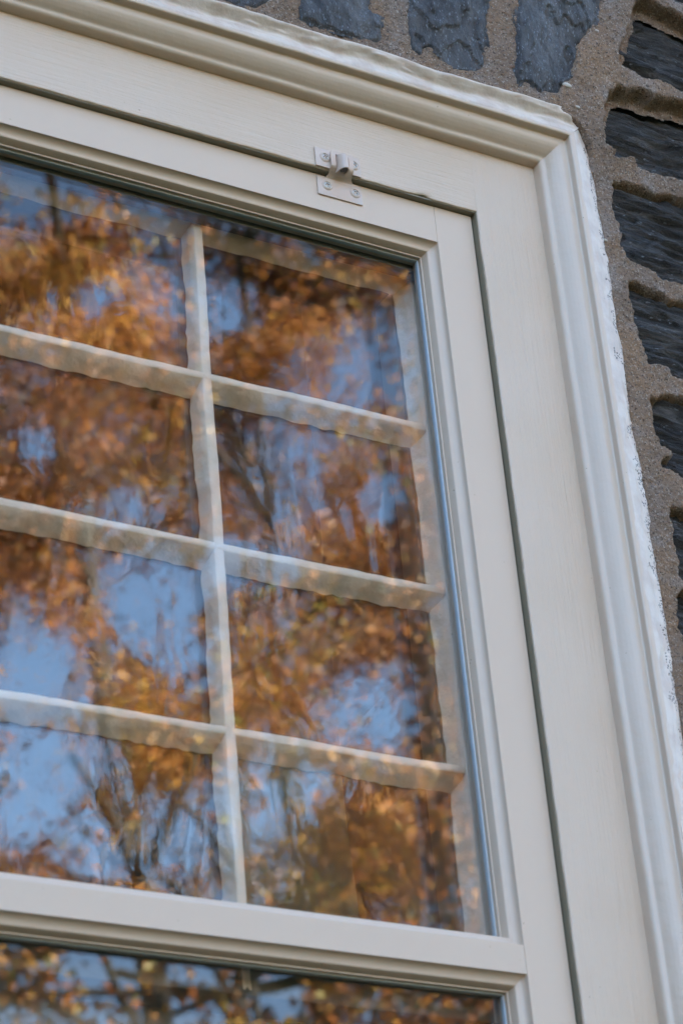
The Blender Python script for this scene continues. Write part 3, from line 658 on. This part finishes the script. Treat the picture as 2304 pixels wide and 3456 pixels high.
# ------------------------------------------------------------------ ground
def ground_mat():
    mt, t, b = newmat('lawn with fallen leaves'); iso = coords(t)
    g = mix(t, noise(t, iso, 3, 4), (.035, .048, .018), (.06, .07, .025)); lv = ramp(t, noise(t, iso, 9, 5, .7), [(.52, (0, 0, 0)), (.60, (1, 1, 1))])
    c = mix(t, lv, g, (.12, .085, .03)); t.links.new(c, b.inputs['Base Color']); b.inputs['Roughness'].default_value = .9; bump(t, b, noise(t, iso, 20, 4), .6, .05); return mt
bm = bmesh.new(); bmesh.ops.create_grid(bm, x_segments=60, y_segments=60, size=250)
for v in bm.verts: v.co.z = -ZW + .0
g = bm_obj('ground', bm, ground_mat(), None, False); g['kind'] = 'structure'; g['label'] = 'lawn strewn with fallen leaves'

# ------------------------------------------------------------------ autumn trees opposite the wall (seen mirrored in the glass)
def bark_mat():
    mt, t, b = newmat('bark'); n_ = noise(t, coords(t, (14, 14, 3)), 1, 4, .6); c = ramp(t, n_, [(.35, (.020, .016, .013)), (.65, (.07, .058, .046))]); t.links.new(c, b.inputs['Base Color']); b.inputs['Roughness'].default_value = .9; bump(t, b, n_, .8, .03); return mt
M_bark = bark_mat()
def leaf_mat():
    mt, t, b = newmat('autumn leaves'); at = N(t, 'ShaderNodeAttribute', attribute_name='tone')
    c = ramp(t, at.outputs['Fac'], [(0, (.022, .009, .004)), (.27, (.09, .028, .007)), (.46, (.25, .075, .010)), (.66, (.44, .16, .018)), (.84, (.50, .28, .042)), (1, (.16, .16, .03))])
    t.links.new(c, b.inputs['Base Color']); b.inputs['Roughness'].default_value = .5
    tl = N(t, 'ShaderNodeBsdfTranslucent'); t.links.new(c, tl.inputs[0]); ms = N(t, 'ShaderNodeMixShader'); ms.inputs[0].default_value = .22
    out = t.nodes['Material Output']; t.links.new(b.outputs[0], ms.inputs[1]); t.links.new(tl.outputs[0], ms.inputs[2]); t.links.new(ms.outputs[0], out.inputs[0]); return mt
M_leaf = leaf_mat()
# openings between the crowns where the sky shows (centre, radius), seen from the window
GAPS = np.array([(8.8,-20.1,10.5,.45),(8.6,-20.2,9.5,.53),(9.8,-19.6,11.4,.36),(10.1,-19.5,10.6,.27),(11.8,-18.5,9.8,.33),(10.9,-19.0,9.0,.39),(8.7,-20.1,16.9,.40),(10.8,-19.1,15.0,.22),(10.0,-19.5,8.7,.35),(9.3,-19.9,8.5,.3),
    (11.7,-18.5,10.1,.22),(9.6,-19.7,12.4,.19),(12.0,-18.4,12.4,.19),(9.4,-19.8,15.1,.19),(8.8,-20.1,13.3,.16),(10.5,-19.2,11.7,.18),(11.0,-19.0,11.7,.14),(9.3,-19.9,7.3,.26),(10.7,-19.1,7.0,.21)])
def open_sky(P):
    o = np.array([-1.18, 1.6, -1.435]); keep = np.ones(len(P), bool); rel = P - o
    for gx, gy, gz, gr in GAPS:
        g = np.array([gx, gy, gz]) - o; L = np.linalg.norm(g); u_ = g / L; al = rel @ u_
        d = np.linalg.norm(rel - al[:, None] * u_, axis=1) / np.maximum(al, 1) * L
        keep &= d > gr * 1.7 * (1.0 + .55 * vnoise(P[:, 0] * 2.3 + gx, P[:, 2] * 2.3, 77)) * np.where(vnoise(P[:, 0] * 9, P[:, 2] * 9, 5) > .7, .3, 1)
    return keep
def tree(x, y, H, seed, base_h, spread, nleaf, tone, label, dens=1.0):
    r = random.Random(seed); rg = np.random.default_rng(seed); segs = []; tips = []
    def grow(p, d, L, rad, depth):
        n_ = 4; pts = [p.copy()]
        for i in range(n_):
            d = (d + Vector((r.gauss(0, .13), r.gauss(0, .13), r.gauss(.04, .08)))).normalized(); p = p + d * L / n_; pts.append(p.copy())
            if depth >= 2: tips.append(p.copy())
            if depth < 4 and i >= (1 if depth else 0):
                for _ in range(1 if depth < 2 else (1 if r.random() < .8 else 0)):
                    ax_ = Vector((r.gauss(0, 1), r.gauss(0, 1), r.gauss(0, .5))); side = d.cross(ax_).normalized()
                    grow(p.copy(), (d * r.uniform(.5, .9) + side * r.uniform(.6, 1.0)).normalized(), L * r.uniform(.52, .74), rad * .52, depth + 1)
        segs.append((pts, rad, rad * (.62 if depth < 4 else .3)))
    b0 = Vector((x, y, -ZW - .2)); tp = b0 + Vector((r.uniform(-.5, .5), r.uniform(-.5, .5), base_h)); rad = H * .0088
    segs.append(([b0, b0.lerp(tp, .33) + Vector((r.uniform(-.12, .12), r.uniform(-.12, .12), 0)), b0.lerp(tp, .7) + Vector((r.uniform(-.15, .15),) * 2 + (0,)), tp], rad * 1.25, rad * .85))
    # leader with limbs
    p = tp.copy(); d = Vector((r.gauss(0, .06), r.gauss(0, .06), 1)).normalized(); nl = 7; Ls = (H - base_h) / nl; pts = [p.copy()]
    for i in range(nl):
        d = (d + Vector((r.gauss(0, .08), r.gauss(0, .08), .15))).normalized(); p = p + d * Ls; pts.append(p.copy())
        for _ in range(3):
            a = r.uniform(0, 2 * math.pi); ln = spread * (1 - .55 * i / nl) * r.uniform(.45, .75)
            grow(p.copy(), Vector((math.cos(a), math.sin(a), r.uniform(.15, .9))).normalized(), ln, rad * (.42 - .03 * i), 1)
    segs.append((pts, rad * .85, rad * .15))
    segs = [sg for sg in segs if sg[1] > .075 or open_sky(np.array([p_[:] for p_ in sg[0]])).all()]
    V = []; Fq = []; K = 7
    for pts, r0, r1 in segs:
        st_ = len(V)
        for i, pt in enumerate(pts):
            dr = (pts[min(i + 1, len(pts) - 1)] - pts[max(i - 1, 0)]).normalized(); q_ = dr.to_track_quat('Z', 'Y'); rr_ = max(.008, r0 + (r1 - r0) * i / (len(pts) - 1))
            for k_ in range(K):
                v = q_ @ Vector((math.cos(2 * math.pi * k_ / K) * rr_, math.sin(2 * math.pi * k_ / K) * rr_, 0)); V.append((pt.x + v.x, pt.y + v.y, pt.z + v.z))
        for i in range(len(pts) - 1):
            for k_ in range(K): a = st_ + i * K + k_; b_ = st_ + i * K + (k_ + 1) % K; Fq.append((a, b_, b_ + K, a + K))
    T = thing('autumn_tree', label, 'tree', (x, y, -ZW), 'autumn trees mirrored in the glass')
    mesh_obj('trunk', np.array(V), np.array(Fq), M_bark, T)
    tips = np.array([tp_[:] for tp_ in tips]); rg.shuffle(tips); tips = tips[:int(len(tips) * dens * .75)]
    msk = fbm(tips[:, 0] * .55 + seed, tips[:, 2] * .75, seed, 2) + fbm(tips[:, 1] * .55 + 9, tips[:, 2] * .75 + seed, seed + 1, 2)
    tips = tips[msk > np.quantile(msk, .42)]; tips = tips[:len(tips)]
    ci = rg.integers(0, len(tips), nleaf); cl_tone = rg.normal(tone, .20, len(tips)); cl_size = rg.uniform(.22, .60, len(tips))
    cen = tips[ci] + rg.normal(0, 1, (nleaf, 3)) * cl_size[ci][:, None] * .62
    ok = open_sky(cen); cen = cen[ok]; ci = ci[ok]; nleaf = len(cen)
    sz = rg.uniform(.034, .070, nleaf)[:, None]
    a = rg.normal(0, 1, (nleaf, 3)); a[:, 2] -= .4; a /= np.linalg.norm(a, axis=1)[:, None]; b_ = np.cross(a, rg.normal(0, 1, (nleaf, 3))); b_ /= np.linalg.norm(b_, axis=1)[:, None]; nn_ = np.cross(a, b_)
    P = np.stack([cen - a * sz, cen - a * sz * .1 + b_ * sz * .62 + nn_ * sz * .22, cen + a * sz * 1.05, cen - a * sz * .1 - b_ * sz * .62 + nn_ * sz * .22], 1)
    P = np.stack([P[:, 0], P[:, 1], P[:, 2], P[:, 0], P[:, 2], P[:, 3]], 1).reshape(-1, 3)
    o = mesh_obj('crown', P, np.arange(len(P)).reshape(-1, 3), M_leaf, T, False)
    at = o.data.attributes.new('tone', 'FLOAT', 'POINT'); tn = np.clip(cl_tone[ci] + rg.normal(0, .10, nleaf), 0, 1).astype(np.float32); at.data.foreach_set('value', np.repeat(tn, 6))
    return T
# (bearing in degrees from the middle of the mirrored view, distance, ...)
dirx, diry = .534, -.845
def at_(deg, dist):
    a = R(deg); dx = dirx * math.cos(a) - diry * math.sin(a); dy = dirx * math.sin(a) + diry * math.cos(a); return dx * dist, dy * dist
TREES = [(-6.4, 22, 21.5, 9.5, 3.4, 36000, .50, 'tall rust and orange autumn tree, its trunk standing in the left of the mirrored view', .9),
         (-1.0, 23, 21.5, 9.0, 3.8, 38000, .58, 'golden orange autumn tree in the middle of the mirrored view', .9),
         (4.4, 24, 21, 6.0, 3.8, 38000, .40, 'dark rust autumn tree at the right of the mirrored view', .9),
         (-11.5, 25, 22, 9, 3.8, 26000, .62, 'bright orange autumn tree at the left edge of the mirrored view', .9),
         (-4.0, 35, 24, 11.0, 5.0, 14000, .72, 'yellow-green autumn tree standing behind the golden one', .9),
         (1.8, 36, 24, 8.0, 5.0, 16000, .60, 'amber autumn tree farthest from the house', .9),
         (-4.2, 18.5, 10.8, 4.5, 3.6, 9500, .64, 'small golden tree growing in front of the tall ones', 1.0),
         (3.5, 19.5, 10.6, 4.5, 3.4, 8000, .52, 'small amber tree in front of the dark rust one', 1.0),
         (-17.5, 24, 20, 7.0, 4.4, 12000, .50, 'broad brown autumn tree apart from the others', .9)]
for i, (dg, ds, H_, bh_, sp_, nl_, tn_, lb, dn) in enumerate(TREES):
    x_, y_ = at_(dg, ds); tree(x_, y_, H_, 40 + i, bh_, sp_, nl_, tn_, lb, dn)
# the wood's edge all round the lawn: an uncountable bank of leaves
rg = np.random.default_rng(5); nc = 3400; cla = rg.uniform(-120, 85, nc); cld = rg.uniform(34, 46, nc); clh = rg.uniform(0, 1, nc) ** .8 * (9 + 3.5 * np.sin(cla * .21) + 2 * np.sin(cla * .53 + 1))
aa = np.radians(cla); cx_ = (dirx * np.cos(aa) - diry * np.sin(aa)) * cld; cy_ = (dirx * np.sin(aa) + diry * np.cos(aa)) * cld
keep = cy_ < -6; cen = np.stack([cx_, cy_, -ZW + clh], 1)[keep]; tn0 = rg.normal(.5, .16, len(cen)); nleaf = 68000
ci = rg.integers(0, len(cen), nleaf); pc = cen[ci] + rg.normal(0, .75, (nleaf, 3)); a = rg.normal(0, 1, (nleaf, 3)); a /= np.linalg.norm(a, axis=1)[:, None]
b_ = np.cross(a, rg.normal(0, 1, (nleaf, 3))); b_ /= np.linalg.norm(b_, axis=1)[:, None]; sz = rg.uniform(.14, .30, nleaf)[:, None]
P = np.stack([pc - a * sz, pc + b_ * sz * .7, pc + a * sz], 1).reshape(-1, 3); P[:, 2] = np.maximum(P[:, 2], -ZW + .02)
o = mesh_obj('woodland', P, np.arange(len(P)).reshape(-1, 3), M_leaf, None, False); o['kind'] = 'stuff'; o['label'] = 'bank of autumn woodland across the lawn'; o['category'] = 'woodland'
at = o.data.attributes.new('tone', 'FLOAT', 'POINT'); at.data.foreach_set('value', np.repeat(np.clip(tn0[ci] + rg.normal(0, .1, nleaf), 0, 1).astype(np.float32), 3))
